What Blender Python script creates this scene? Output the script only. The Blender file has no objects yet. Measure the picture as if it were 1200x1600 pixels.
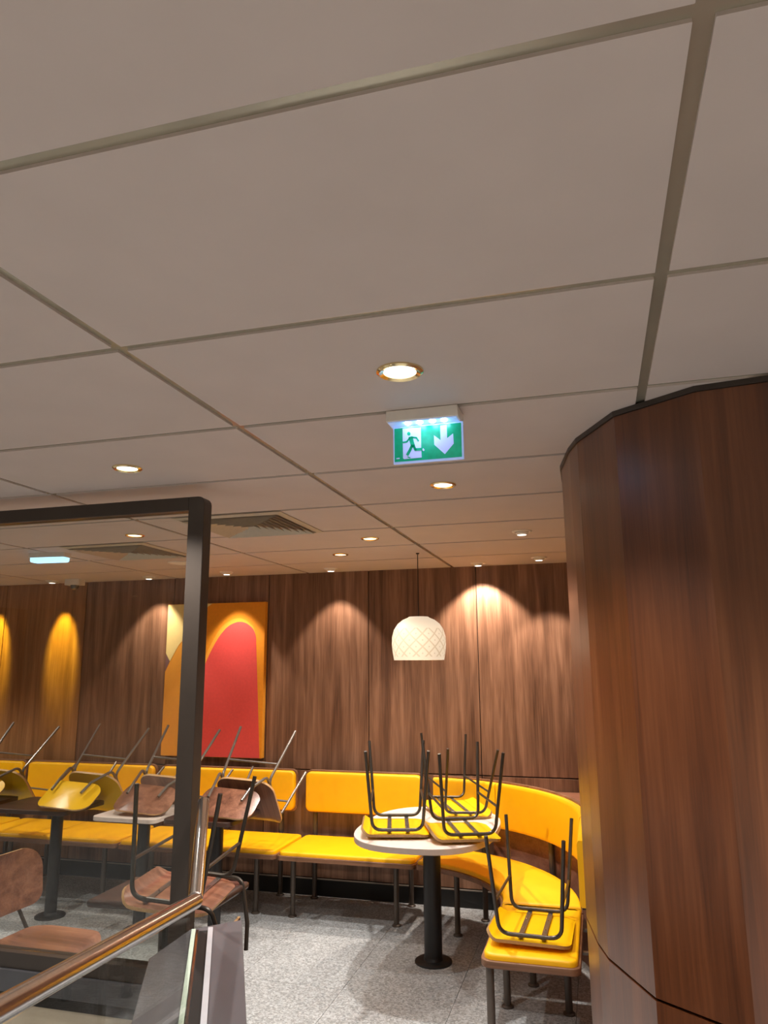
import bpy, math, random
from mathutils import Matrix, Vector, Euler
random.seed(7)
S = bpy.context.scene
col = S.collection
PI = math.pi
R = math.radians

# ------------------------------------------------------------------ camera
CAMZ = 1.69
cam = bpy.data.objects.new('camera', bpy.data.cameras.new('camera'))
col.objects.link(cam)
def cam_axes(yaw, pitch, roll):
    cy, sy, cp, sp = math.cos(yaw), math.sin(yaw), math.cos(pitch), math.sin(pitch)
    f = Vector((sy*cp, cy*cp, sp)); r0 = Vector((cy, -sy, 0)); u0 = r0.cross(f)
    c, s = math.cos(roll), math.sin(roll)
    return c*r0 + s*u0, -s*r0 + c*u0, f
r_, u_, f_ = cam_axes(R(-15.727), R(11.584), R(-0.362))
cam.matrix_world = Matrix(((r_.x, u_.x, -f_.x, 0), (r_.y, u_.y, -f_.y, 0), (r_.z, u_.z, -f_.z, CAMZ), (0, 0, 0, 1)))
cam.data.sensor_width = 36; cam.data.lens = 1151.3/1600*36
cam.data.clip_start = 0.02
S.camera = cam

# ------------------------------------------------------------------ world, exposure
w = bpy.data.worlds.new('world'); S.world = w; w.use_nodes = True
w.node_tree.nodes['Background'].inputs[0].default_value = (1.0, 0.89, 0.84, 1)
w.node_tree.nodes['Background'].inputs[1].default_value = 0.45
S.view_settings.view_transform = 'Standard'; S.view_settings.look = 'None'
S.view_settings.exposure = 0.0; S.view_settings.gamma = 1; S.view_settings.use_curve_mapping = False
DOWN = 66.0      # watts of a downlight
WALLW = 50.0     # watts of a wall washing light

# ------------------------------------------------------------------ materials
def srgb(r, g, b):
    f = lambda c: (c/255/12.92) if c/255 <= 0.04045 else ((c/255+0.055)/1.055)**2.4
    return (f(r), f(g), f(b), 1)
MATS = {}
def mat(name, color, rough=0.5, metal=0.0, noise=0.0, scale=40, bump=0.0, coat=0.0, emit=None, estr=0, spec=0.5):
    m = bpy.data.materials.new(name); m.use_nodes = True; MATS[name] = m
    nt = m.node_tree; b = nt.nodes['Principled BSDF']
    b.inputs['Base Color'].default_value = color; b.inputs['Roughness'].default_value = rough
    b.inputs['Metallic'].default_value = metal; b.inputs['Coat Weight'].default_value = coat
    b.inputs['Specular IOR Level'].default_value = spec
    if emit: b.inputs['Emission Color'].default_value = emit; b.inputs['Emission Strength'].default_value = estr
    tc = nt.nodes.new('ShaderNodeTexCoord'); n = nt.nodes.new('ShaderNodeTexNoise')
    n.inputs['Scale'].default_value = scale; n.inputs['Detail'].default_value = 4
    nt.links.new(tc.outputs['Object'], n.inputs['Vector'])
    if noise > 0:
        mx = nt.nodes.new('ShaderNodeMix'); mx.data_type = 'RGBA'; mx.blend_type = 'MULTIPLY'
        mx.inputs[0].default_value = 1
        rp = nt.nodes.new('ShaderNodeMapRange'); rp.inputs[1].default_value = 0.3; rp.inputs[2].default_value = 0.7
        rp.inputs[3].default_value = 1-noise; rp.inputs[4].default_value = 1+noise*0.4
        nt.links.new(n.outputs['Fac'], rp.inputs[0])
        mx.inputs['A'].default_value = color; nt.links.new(rp.outputs[0], mx.inputs['B'])
        nt.links.new(mx.outputs['Result'], b.inputs['Base Color'])
    if bump > 0:
        bp = nt.nodes.new('ShaderNodeBump'); bp.inputs['Strength'].default_value = bump; bp.inputs['Distance'].default_value = 0.002
        nt.links.new(n.outputs['Fac'], bp.inputs['Height']); nt.links.new(bp.outputs[0], b.inputs['Normal'])
    return m
def wood(name, c_dark, c_mid, c_light, rough=0.45, axis='Z', sc=1.0, coat=0.0, spec=0.5, vary=37):
    m = bpy.data.materials.new(name); m.use_nodes = True; MATS[name] = m
    nt = m.node_tree; b = nt.nodes['Principled BSDF']; L = nt.links.new
    tc = nt.nodes.new('ShaderNodeTexCoord'); oi = nt.nodes.new('ShaderNodeObjectInfo')
    ad = nt.nodes.new('ShaderNodeVectorMath'); ad.operation = 'ADD'
    ms = nt.nodes.new('ShaderNodeMath'); ms.operation = 'MULTIPLY'; ms.inputs[1].default_value = vary
    L(oi.outputs['Random'], ms.inputs[0]); L(tc.outputs['Object'], ad.inputs[0]); L(ms.outputs[0], ad.inputs[1])
    def grain(sx, sl, det):
        mp = nt.nodes.new('ShaderNodeMapping'); v = [sx*sc]*3; v['XYZ'.index(axis)] = sl*sc
        mp.inputs['Scale'].default_value = v; L(ad.outputs[0], mp.inputs[0])
        n = nt.nodes.new('ShaderNodeTexNoise'); n.inputs['Scale'].default_value = 1; n.inputs['Detail'].default_value = det
        n.inputs['Distortion'].default_value = 0.6; L(mp.outputs[0], n.inputs['Vector']); return n
    n1 = grain(16, 1.0, 6); n2 = grain(120, 4.0, 6); n3 = grain(5, 0.45, 4)
    a = nt.nodes.new('ShaderNodeMath'); a.operation = 'MULTIPLY_ADD'; a.inputs[1].default_value = 0.5
    a2 = nt.nodes.new('ShaderNodeMath'); a2.operation = 'MULTIPLY'; a2.inputs[1].default_value = 0.25
    a3 = nt.nodes.new('ShaderNodeMath'); a3.operation = 'MULTIPLY_ADD'; a3.inputs[1].default_value = 0.25
    L(n2.outputs['Fac'], a2.inputs[0]); L(n3.outputs['Fac'], a3.inputs[0]); L(a2.outputs[0], a3.inputs[2])
    L(n1.outputs['Fac'], a.inputs[0]); L(a3.outputs[0], a.inputs[2])
    cr = nt.nodes.new('ShaderNodeValToRGB'); e = cr.color_ramp.elements
    e[0].position = 0.36; e[0].color = c_dark; e[1].position = 0.64; e[1].color = c_light
    k = cr.color_ramp.elements.new(0.5); k.color = c_mid
    L(a.outputs[0], cr.inputs[0]); L(cr.outputs[0], b.inputs['Base Color'])
    b.inputs['Roughness'].default_value = rough; b.inputs['Coat Weight'].default_value = coat
    b.inputs['Coat Roughness'].default_value = 0.18
    b.inputs['Specular IOR Level'].default_value = spec
    bp = nt.nodes.new('ShaderNodeBump'); bp.inputs['Strength'].default_value = 0.12; bp.inputs['Distance'].default_value = 0.002
    L(n2.outputs['Fac'], bp.inputs['Height']); L(bp.outputs[0], b.inputs['Normal'])
    return m
def glass(name, tint=(0.97, 0.98, 0.97, 1), refl=1.0):
    m = bpy.data.materials.new(name); m.use_nodes = True; MATS[name] = m
    nt = m.node_tree; nt.nodes.remove(nt.nodes['Principled BSDF']); L = nt.links.new
    t = nt.nodes.new('ShaderNodeBsdfTransparent'); t.inputs[0].default_value = tint
    g = nt.nodes.new('ShaderNodeBsdfGlossy'); g.inputs['Roughness'].default_value = 0.01
    lw = nt.nodes.new('ShaderNodeLayerWeight'); lw.inputs['Blend'].default_value = 0.5
    pw_ = nt.nodes.new('ShaderNodeMath'); pw_.operation = 'POWER'; pw_.inputs[1].default_value = 5; L(lw.outputs['Facing'], pw_.inputs[0])
    fr = nt.nodes.new('ShaderNodeMath'); fr.operation = 'MULTIPLY_ADD'; fr.inputs[1].default_value = 0.95; fr.inputs[2].default_value = 0.04; L(pw_.outputs[0], fr.inputs[0])
    mx = nt.nodes.new('ShaderNodeMixShader')
    L(fr.outputs[0], mx.inputs[0]); L(t.outputs[0], mx.inputs[1]); L(g.outputs[0], mx.inputs[2])
    L(mx.outputs[0], nt.nodes['Material Output'].inputs['Surface'])
    return m

WALLWOOD = wood('walnut_laminate_wall', srgb(84, 55, 38), srgb(124, 89, 67), srgb(160, 120, 95), 0.42)
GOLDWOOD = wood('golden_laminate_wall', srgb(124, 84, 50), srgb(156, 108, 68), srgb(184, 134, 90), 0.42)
COLWOOD = wood('red_walnut_laminate', srgb(72, 36, 14), srgb(102, 56, 28), srgb(124, 74, 42), 0.36, sc=0.9, coat=0.6, vary=0)
COLWOOD.node_tree.nodes['Principled BSDF'].inputs['Coat Roughness'].default_value = 0.3
LEDGEWOOD = wood('ledge_laminate', srgb(110, 70, 52), srgb(140, 94, 72), srgb(160, 112, 88), 0.4, axis='X')
RIMWOOD = wood('bench_rim_wood', srgb(96, 64, 44), srgb(128, 90, 64), srgb(150, 110, 82), 0.45, axis='X')
PLY = wood('chair_walnut_ply', srgb(92, 58, 44), srgb(132, 88, 68), srgb(164, 116, 92), 0.3, axis='Y', coat=0.3)
DARKTOP = wood('dark_table_laminate', srgb(46, 32, 28), srgb(62, 44, 38), srgb(80, 58, 50), 0.35, axis='X')
PALETOP = mat('pale_table_laminate', srgb(222, 206, 196), 0.4, noise=0.08, scale=25)
EDGEPLY = mat('light_ply_edge', srgb(214, 170, 118), 0.5, noise=0.15, scale=120)
EDGEDARK = mat('brown_ply_edge', srgb(160, 124, 84), 0.5, noise=0.15, scale=120)
EDGEPALE = mat('pale_table_edge', srgb(196, 178, 166), 0.5, noise=0.05)
VINYL = mat('yellow_vinyl', srgb(251, 189, 0), 0.45, noise=0.04, scale=14, bump=0.1)
YSHELL = mat('yellow_shell_paint', srgb(242, 190, 4), 0.35, noise=0.04, scale=10)
SEAM = mat('yellow_seam_piping', srgb(196, 140, 0), 0.5, noise=0.1)
STEEL = mat('dark_tube_steel', srgb(74, 68, 62), 0.35, 0.6, noise=0.1, scale=30)
LITTUBE = mat('lit_tube_steel', srgb(128, 122, 116), 0.3, 0.6, noise=0.1, scale=30)  # same tube steel, paler colour stands in for light falling on it
TAUPE = mat('taupe_leg_paint', srgb(92, 82, 74), 0.4, 0.3, noise=0.06)
BLACK = mat('black_leg_paint', srgb(40, 38, 38), 0.42, 0.2, noise=0.08)
STRAP = mat('grey_strap_steel', srgb(120, 116, 112), 0.35, 0.8, noise=0.06)
CHROME = mat('chrome_screw', srgb(225, 225, 225), 0.15, 1.0, noise=0.03)
BRUSHED = mat('brushed_stainless', srgb(225, 222, 220), 0.2, 1.0, noise=0.08, scale=60)
FRAMEMAT = mat('dark_bronze_frame', srgb(74, 66, 60), 0.4, 0.35, noise=0.06, scale=20)
TILE = mat('ceiling_tile_board', srgb(200, 186, 178), 0.75, noise=0.035, scale=5, bump=0.06)
TBAR = mat('ceiling_grid_metal', srgb(190, 182, 162), 0.25, 0.6, noise=0.1, scale=6)
VENTM = mat('vent_beige_metal', srgb(188, 178, 160), 0.5, 0.2, noise=0.05)
VENTDARK = mat('vent_dark_inside', srgb(30, 26, 22), 0.8, noise=0.1)
WHITEP = mat('white_plastic', srgb(232, 224, 214), 0.4, noise=0.03)
GOLDRING = mat('polished_brass_ring', srgb(245, 222, 170), 0.15, 1.0, noise=0.05)
LAMPGLOW = mat('lamp_glass_lit', srgb(255, 250, 240), 0.3, emit=(1, 0.97, 0.93, 1), estr=3)
LAMPDIM = mat('lamp_glass_dim', srgb(255, 250, 240), 0.3, emit=(1, 0.97, 0.92, 1), estr=2.2)
LEDBLUE = mat('led_cyan_lit', srgb(200, 255, 255), 0.3, emit=(0.35, 0.72, 1, 1), estr=45)
EMLENS = mat('emergency_lens_lit', srgb(200, 230, 255), 0.3, emit=(0.35, 0.72, 1, 1), estr=1.8)
SIGNGREEN = mat('exit_green_film', srgb(0, 140, 100), 0.3, noise=0.25, scale=60, emit=srgb(0, 140, 104), estr=0.5)
SIGNWHITE = mat('exit_white_film', srgb(190, 190, 235), 0.3, noise=0.03, emit=srgb(190, 195, 245), estr=0.3)
ACRYL = mat('acrylic_edge_blue', srgb(190, 210, 250), 0.2, noise=0.05, emit=srgb(150, 180, 250), estr=0.35)
CREAM = mat('cream_plaster', srgb(226, 212, 190), 0.6, noise=0.05, scale=8)
SLATE = mat('slate_ledge', srgb(84, 84, 88), 0.3, noise=0.12, scale=14)
SLAB = mat('charcoal_laminate_cap', srgb(90, 88, 92), 0.42, noise=0.08, scale=7)
ALU = mat('aluminium_channel', srgb(196, 198, 204), 0.35, 0.15, noise=0.04)
GLASSEDGE = mat('green_glass_edge', srgb(206, 222, 206), 0.15, noise=0.06)
BASEM = mat('black_skirting_and_shade', srgb(16, 15, 15), 0.5, noise=0.1)
LINE = mat('skirting_top_line', srgb(150, 140, 130), 0.4, 0.4, noise=0.06)
JOINT = mat('dark_joint_backing', srgb(24, 16, 12), 0.8, noise=0.1)
OR1 = mat('canvas_orange', srgb(246, 170, 52), 0.7, noise=0.06, scale=50)
OR2 = mat('canvas_amber', srgb(236, 150, 20), 0.7, noise=0.06, scale=50)
RED = mat('canvas_red', srgb(226, 78, 74), 0.7, noise=0.06, scale=50)
PALEY = mat('canvas_pale_yellow', srgb(248, 224, 150), 0.7, noise=0.04, scale=50)
MAUVE = mat('canvas_mauve', srgb(132, 96, 96), 0.7, noise=0.05, scale=50)
CORD = mat('black_cord', srgb(30, 20, 16), 0.6, noise=0.1)
GLASS = glass('screen_glass', (0.93, 0.94, 0.92, 1))
# terrazzo floor
FLOOR = bpy.data.materials.new('speckled_grey_floor'); FLOOR.use_nodes = True
nt = FLOOR.node_tree; b = nt.nodes['Principled BSDF']; L = nt.links.new
g = nt.nodes.new('ShaderNodeNewGeometry'); v = nt.nodes.new('ShaderNodeTexVoronoi'); v.inputs['Scale'].default_value = 110
n = nt.nodes.new('ShaderNodeTexNoise'); n.inputs['Scale'].default_value = 160; n.inputs['Detail'].default_value = 3
L(g.outputs['Position'], v.inputs['Vector']); L(g.outputs['Position'], n.inputs['Vector'])
cr = nt.nodes.new('ShaderNodeValToRGB'); cr.color_ramp.elements[0].color = srgb(138, 142, 144); cr.color_ramp.elements[1].color = srgb(204, 209, 212)
cr.color_ramp.elements[0].position = 0.25; cr.color_ramp.elements[1].position = 0.75
ad = nt.nodes.new('ShaderNodeMath'); ad.operation = 'MULTIPLY_ADD'; ad.inputs[1].default_value = 0.5
sp = nt.nodes.new('ShaderNodeSeparateColor'); L(v.outputs['Color'], sp.inputs[0])
ml = nt.nodes.new('ShaderNodeMath'); ml.operation = 'MULTIPLY'; ml.inputs[1].default_value = 0.5
L(n.outputs['Fac'], ml.inputs[0]); L(sp.outputs[0], ad.inputs[0]); L(ml.outputs[0], ad.inputs[2]); L(ad.outputs[0], cr.inputs[0])
L(cr.outputs[0], b.inputs['Base Color']); b.inputs['Roughness'].default_value = 0.45

# ------------------------------------------------------------------ mesh helpers
class MB:
    def __init__(s): s.v = []; s.f = []; s.m = []
    def add(s, vs, fs, mi=0):
        o = len(s.v); s.v += [tuple(p) for p in vs]
        for f in fs: s.f.append([o+i for i in f]); s.m.append(mi)
    def box(s, x0, x1, y0, y1, z0, z1, mi=0):
        s.add([(x0,y0,z0),(x1,y0,z0),(x1,y1,z0),(x0,y1,z0),(x0,y0,z1),(x1,y0,z1),(x1,y1,z1),(x0,y1,z1)],
              [(0,3,2,1),(4,5,6,7),(0,1,5,4),(1,2,6,5),(2,3,7,6),(3,0,4,7)], mi)
    def prism(s, poly, z0, z1, mi=0, side=None, ax='Z'):
        n = len(poly)
        def P(p, z): return {'Z': (p[0], p[1], z), 'Y': (p[0], z, p[1]), 'X': (z, p[0], p[1])}[ax]
        vs = [P(p, z0) for p in poly] + [P(p, z1) for p in poly]
        s.add(vs, [tuple(reversed(range(n))), tuple(range(n, 2*n))], mi)
        o = len(s.v)-2*n
        for i in range(n):
            j = (i+1) % n; s.f.append([o+i, o+j, o+n+j, o+n+i]); s.m.append(mi if side is None else side)
    def pad(s, poly, z0, z1, r, mi=0, bottom=True):
        # pillow: rings of the outline, inset near the top
        rings = [(0, z0), (0, z1-r)] + [(r*(1-math.cos(t)), z1-r+r*math.sin(t)) for t in (R(30), R(60), R(90))] + [(r*2.5, z1+r*0.12)]
        n = len(poly); o = len(s.v)
        for ins, z in rings:
            for p in inset(poly, ins): s.v.append((p[0], p[1], z))
        for k in range(len(rings)-1):
            for i in range(n):
                j = (i+1) % n; s.f.append([o+k*n+i, o+k*n+j, o+(k+1)*n+j, o+(k+1)*n+i]); s.m.append(mi)
        e = o+(len(rings)-1)*n
        s.f.append(list(range(e, e+n))); s.m.append(mi)
        s.f.append([o+i for i in reversed(range(n))]); s.m.append(mi)
    def tube(s, path, r, seg=10, mi=0, cap=True):
        path = [Vector(p) for p in path]; n = len(path); o = len(s.v)
        t0 = (path[1]-path[0]).normalized(); up = Vector((0, 0, 1)) if abs(t0.z) < 0.9 else Vector((1, 0, 0))
        a = t0.cross(up).normalized()
        for i, p in enumerate(path):
            t = (path[min(i+1, n-1)]-path[max(i-1, 0)]).normalized()
            a = (a - t*a.dot(t)).normalized(); b = t.cross(a)
            for k in range(seg):
                th = 2*PI*k/seg; s.v.append(tuple(p + a*(r*math.cos(th)) + b*(r*math.sin(th))))
        for i in range(n-1):
            for k in range(seg):
                j = (k+1) % seg; s.f.append([o+i*seg+k, o+i*seg+j, o+(i+1)*seg+j, o+(i+1)*seg+k]); s.m.append(mi)
        if cap:
            s.f.append([o+k for k in reversed(range(seg))]); s.m.append(mi)
            s.f.append([o+(n-1)*seg+k for k in range(seg)]); s.m.append(mi)
    def lathe(s, prof, seg=32, c=(0, 0, 0), mi=0):
        o = len(s.v); n = len(prof)
        for rr, z in prof:
            for k in range(seg):
                th = 2*PI*k/seg; s.v.append((c[0]+rr*math.cos(th), c[1]+rr*math.sin(th), c[2]+z))
        for i in range(n-1):
            for k in range(seg):
                j = (k+1) % seg; s.f.append([o+i*seg+k, o+i*seg+j, o+(i+1)*seg+j, o+(i+1)*seg+k]); s.m.append(mi)
        s.f.append([o+k for k in reversed(range(seg))]); s.m.append(mi)
        s.f.append([o+(n-1)*seg+k for k in range(seg)]); s.m.append(mi)
    def shell(s, outline, fn, th, mi=0, rim=1, rings=5):
        # thin curved plate: outline (u,v) scaled in rings to the centre, fn(u,v)->Vector point, normal offset th
        n = len(outline); cx = sum(p[0] for p in outline)/n; cy = sum(p[1] for p in outline)/n
        def N(u, v):
            e = 0.004; a = fn(u+e, v)-fn(u-e, v); b = fn(u, v+e)-fn(u, v-e); return a.cross(b).normalized()
        for side in (0, 1):
            o = len(s.v)
            for k in range(rings):
                q = 1-k/rings
                for p in outline:
                    u, v = cx+(p[0]-cx)*q, cy+(p[1]-cy)*q
                    P = fn(u, v) + N(u, v)*(th/2 if side == 0 else -th/2); s.v.append(tuple(P))
            P = fn(cx, cy) + N(cx, cy)*(th/2 if side == 0 else -th/2); s.v.append(tuple(P)); c = len(s.v)-1
            for k in range(rings-1):
                for i in range(n):
                    j = (i+1) % n; f = [o+k*n+i, o+k*n+j, o+(k+1)*n+j, o+(k+1)*n+i]
                    s.f.append(f if side == 0 else f[::-1]); s.m.append(mi)
            for i in range(n):
                j = (i+1) % n; f = [o+(rings-1)*n+i, o+(rings-1)*n+j, c]
                s.f.append(f if side == 0 else f[::-1]); s.m.append(mi)
            if side == 0: o0 = o
            else:
                for i in range(n):
                    j = (i+1) % n; s.f.append([o0+i, o+i, o+j, o0+j]); s.m.append(rim)
    def mesh(s, name, mats, smooth=35):
        me = bpy.data.meshes.new(name); me.from_pydata(s.v, [], s.f)
        for m in (mats if isinstance(mats, (list, tuple)) else [mats]): me.materials.append(m)
        me.polygons.foreach_set('material_index', s.m)
        me.update(); me.validate()
        if smooth:
            me.polygons.foreach_set('use_smooth', [True]*len(me.polygons)); me.set_sharp_from_angle(angle=R(smooth))
        return me
    def obj(s, name, mats, parent=None, smooth=35, loc=None, bevel=0):
        o = bpy.data.objects.new(name, s.mesh(name, mats, smooth)); col.objects.link(o)
        if parent: o.parent = parent
        if loc: o.location = loc
        if bevel:
            b = o.modifiers.new('bevel', 'BEVEL'); b.width = bevel; b.segments = 2; b.limit_method = 'ANGLE'; b.angle_limit = R(40)
        return o
def inset(poly, d):
    if d == 0: return poly
    n = len(poly); out = []
    ar = sum(poly[i][0]*poly[(i+1) % n][1]-poly[(i+1) % n][0]*poly[i][1] for i in range(n)); sg = 1 if ar > 0 else -1
    for i in range(n):
        a, p, c = Vector(poly[i-1][:2]), Vector(poly[i][:2]), Vector(poly[(i+1) % n][:2])
        e1 = (p-a).normalized(); e2 = (c-p).normalized()
        nn = Vector((-(e1.y+e2.y), e1.x+e2.x))*sg
        nn.normalize(); k = max(0.5, nn.dot(Vector((-e1.y, e1.x))*sg)); out.append(tuple(p+nn*(d/k)))
    return out
def rrect(x0, x1, y0, y1, r, seg=5):
    rs = r if isinstance(r, (list, tuple)) else [r]*4     # corners: x1y1, x0y1, x0y0, x1y0
    out = []
    for (cx, cy, a0), q in zip(((x1, y1, 0), (x0, y1, 90), (x0, y0, 180), (x1, y0, 270)), rs):
        sx = -1 if cx == x1 else 1; sy = -1 if cy == y1 else 1
        for k in range(seg+1):
            t = R(a0+90*k/seg); out.append((cx+sx*q+q*math.cos(t), cy+sy*q+q*math.sin(t)))
    return out
def bend(pts, r, seg=5):
    pts = [Vector(p) for p in pts]; out = [pts[0]]
    for i in range(1, len(pts)-1):
        a, p, c = pts[i-1], pts[i], pts[i+1]; d1 = (a-p).normalized(); d2 = (c-p).normalized()
        ang = d1.angle(d2); t = min(r/math.tan(ang/2), (a-p).length*0.48, (c-p).length*0.48)
        q0, q1 = p+d1*t, p+d2*t
        for k in range(seg+1):
            s = k/seg; out.append(q0*(1-s)**2 + p*2*s*(1-s) + q1*s*s)
    out.append(pts[-1]); return out
def empty(name, label, cat, loc=(0, 0, 0), rot=(0, 0, 0), group=None):
    o = bpy.data.objects.new(name, None); col.objects.link(o); o.location = loc; o.rotation_euler = rot
    o.empty_display_size = 0.1; o['label'] = label; o['category'] = cat
    if group: o['group'] = group
    return o
def tag(o, label=None, cat=None, group=None, kind=None):
    if label: o['label'] = label
    if cat: o['category'] = cat
    if group: o['group'] = group
    if kind: o['kind'] = kind
    return o
def copy_tree(o, parent=None):
    c = o.copy(); col.objects.link(c)
    if parent: c.parent = parent
    for ch in list(o.children): copy_tree(ch, c)
    return c

# ================================================================== THE SETTING
CEIL = 2.41; WY = 5.58
XL, XR = -7.2, 0.16
# floor made of square tiles
fl = MB(); fl.box(-7.4, 3.2, -3.0, 5.9, -0.12, -0.012); floor = tag(fl.obj('floor', JOINT, smooth=0), kind='structure')
tm = MB(); tm.box(0.0012, 0.5988, 0.0012, 0.5988, -0.012, 0, 0); tme = tm.mesh('tile', [FLOOR], 0)
for i in range(18):
    for j in range(15):
        x, y = -7.4+0.6*i, -3.1+0.6*j
        o = bpy.data.objects.new('tile', tme); col.objects.link(o); o.location = (x, y, 0); o.parent = floor
# ceiling: metal grid with tiles hanging a little below it
cl = MB(); cl.box(-7.4, 3.4, -3.0, 5.9, CEIL+0.0061, CEIL+0.1); ceiling = tag(cl.obj('ceiling', TBAR, smooth=0), kind='structure')
GX = [0.163+1.19*k for k in range(-7, 4)]; GY = [0.775+0.605*k for k in range(-6, 9)]
HB = 0.0125
def tile_mesh(w_, d_):
    t = MB(); t.prism(rrect(HB, w_-HB, HB, d_-HB, 0.001, 1), CEIL, CEIL+0.0075); return t.mesh('panel', [TILE], 0)
pm = tile_mesh(1.19, 0.605)
for gx in GX[:-1]:
    for gy in GY[:-1]:
        if gx > 0.2 and gy > 3.0: continue
        me = pm
        o = bpy.data.objects.new('panel', me); col.objects.link(o); o.location = (gx, gy, 0); o.parent = ceiling
# back wall with laminate panels
wb = MB(); wb.box(-7.4, 0.4, WY+0.018, WY+0.2, 0, CEIL+0.05); wall_back = tag(wb.obj('wall_back', JOINT, smooth=0), kind='structure')
JX = [0.005-0.853*k for k in range(0, 9)]
JX = [XR+0.2, -0.848, -1.702, -2.557, -3.435, -4.31, -5.17, -6.03, -6.89, -7.4]
for i in range(len(JX)-1):
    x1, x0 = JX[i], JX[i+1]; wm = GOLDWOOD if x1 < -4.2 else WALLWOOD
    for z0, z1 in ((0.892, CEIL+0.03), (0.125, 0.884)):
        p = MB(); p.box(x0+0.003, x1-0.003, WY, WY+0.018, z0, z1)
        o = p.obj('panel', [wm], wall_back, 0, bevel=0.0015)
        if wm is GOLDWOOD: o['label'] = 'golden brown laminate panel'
bb = MB(); bb.box(-7.2, XR, WY-0.012, WY-0.0005, 0, 0.112)
bbo = tag(bb.obj('baseboard_back', BASEM, smooth=0), kind='structure')
b2 = MB(); b2.box(-7.2, XR, WY-0.014, WY-0.0005, 0.1125, 0.119); b2.obj('metal_line', LINE, bbo, 0)
# right hand wall behind the clad column, left wall
wr = MB(); wr.box(XR, XR+0.1, 2.9, WY, 0, CEIL+0.004); tag(wr.obj('wall_right', WALLWOOD, smooth=0), kind='structure')
wl = MB(); wl.box(-7.35, XL, -3.0, WY+0.018, 0, CEIL+0.004); tag(wl.obj('wall_left', WALLWOOD, smooth=0), kind='structure')
wf = MB()
for bx in ((-7.4, 3.3, 0, CEIL),):
    wf.box(bx[0], bx[1], -3.0, -2.9, bx[2], bx[3]+0.004)
tag(wf.obj('wall_front', CREAM, smooth=0), kind='structure')
# wall end to the right of the camera, running behind the column
we = MB(); we.box(3.1, 3.3, -3.0, 2.3, 0, CEIL+0.004); tag(we.obj('wall_side', CREAM, smooth=0), kind='structure')

# corner ledge behind the curved bench
CX, CY = -1.27, 4.23
def arc(r, a0, a1, n, cx=CX, cy=CY):
    return [(cx+r*math.cos(R(a0+(a1-a0)*k/n)), cy+r*math.sin(R(a0+(a1-a0)*k/n))) for k in range(n+1)]
led = MB(); led.prism([(-0.75, WY-0.015), ] + arc(1.235, 65, 0, 12) + [(CX+1.235, 2.92), (XR-0.002, 2.92), (XR-0.002, WY-0.015)], 0.0, 0.80)
lo = led.obj('corner_ledge', [LEDGEWOOD], bevel=0.002)
tag(lo, 'low walnut ledge filling the corner behind the curved yellow bench', 'ledge')

# clad column on the right: facets from the ceiling down
colpts = [(-0.086, 2.90), (-0.084, 2.753), (-0.047, 2.52), (-0.019, 2.41), (0.092, 2.170), (0.295, 2.020), (0.50, 1.99), (1.2, 1.96), (2.6, 1.95)]
backp = [(2.6, 2.95), (-0.086, 2.95)]
column = empty('clad_column', 'large faceted red walnut clad column at the right edge', 'column')
core = MB(); core.prism(inset(colpts+backp, 0.016), 0.0, CEIL-0.001); core.obj('core', JOINT, column, 0)
for i in range(len(colpts)-1):
    a, b_ = Vector(colpts[i]), Vector(colpts[i+1]); d = (b_-a).normalized(); nr = Vector((-d.y, d.x))
    if nr.y > 0 or nr.x > 0.5: nr = -nr
    inn = -nr*0.0145
    for z0, z1 in ((0.0, 0.852), (0.860, CEIL-0.017)):
        q = MB(); q.prism([tuple(a), tuple(b_), tuple(b_+inn), tuple(a+inn)], z0, z1)
        q.obj('panel', [COLWOOD], column, 0)
tr = MB(); tr.prism(inset(colpts+backp, -0.005), CEIL-0.0155, CEIL-0.0005)
tr.obj('top_trim', FRAMEMAT, column, 0)

# ================================================================== CEILING FITTINGS
def ring(mb, r0, r1, z0, z1, seg=32, mi=0):
    o = len(mb.v)
    prof = [(r0, z1), (r1, z1), (r1, z0), ((r1*0.6+r0*0.4), z0-0.004), (r0, z0)]
    n = len(prof)
    for rr, z in prof:
        for k in range(seg):
            th = 2*PI*k/seg; mb.v.append((rr*math.cos(th), rr*math.sin(th), z))
    for i in range(n):
        for k in range(seg):
            j = (k+1) % seg; i2 = (i+1) % n
            mb.f.append([o+i*seg+k, o+i*seg+j, o+i2*seg+j, o+i2*seg+k]); mb.m.append(mi)
def spot(name, parent, energy, size, blend, rot=(0, 0, 0), color=(1, 0.93, 0.86), z=-0.03, rad=0.035, y=0.0):
    l = bpy.data.lights.new(name, 'SPOT'); l.energy = energy; l.spot_size = R(size); l.spot_blend = blend
    l.color = color; l.shadow_soft_size = rad
    o = bpy.data.objects.new(name, l); col.objects.link(o); o.parent = parent; o.location = (0, y, z); o.rotation_euler = rot
    return o
mr = MB(); ring(mr, 0.038, 0.054, -0.004, 0.006)
ml_ = MB(); ml_.lathe([(0.039, 0.004), (0.039, 0.0), (0.030, -0.002), (0.012, -0.0045), (0.001, -0.005)], 28)
ringme = mr.mesh('ring', [GOLDRING]); lensme = ml_.mesh('lens', [LAMPGLOW]); lensdim = ml_.mesh('lens', [LAMPDIM])
mg = MB(); ring(mg, 0.040, 0.056, -0.003, 0.006); gringme = mg.mesh('ring', [WHITEP])
mh = MB(); mh.lathe([(0.037, 0.004), (0.037, -0.012), (0.028, -0.022), (0.026, -0.022), (0.024, -0.010), (0.001, -0.008)], 28); headme = mh.mesh('lamp_head', [WHITEP])
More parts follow.
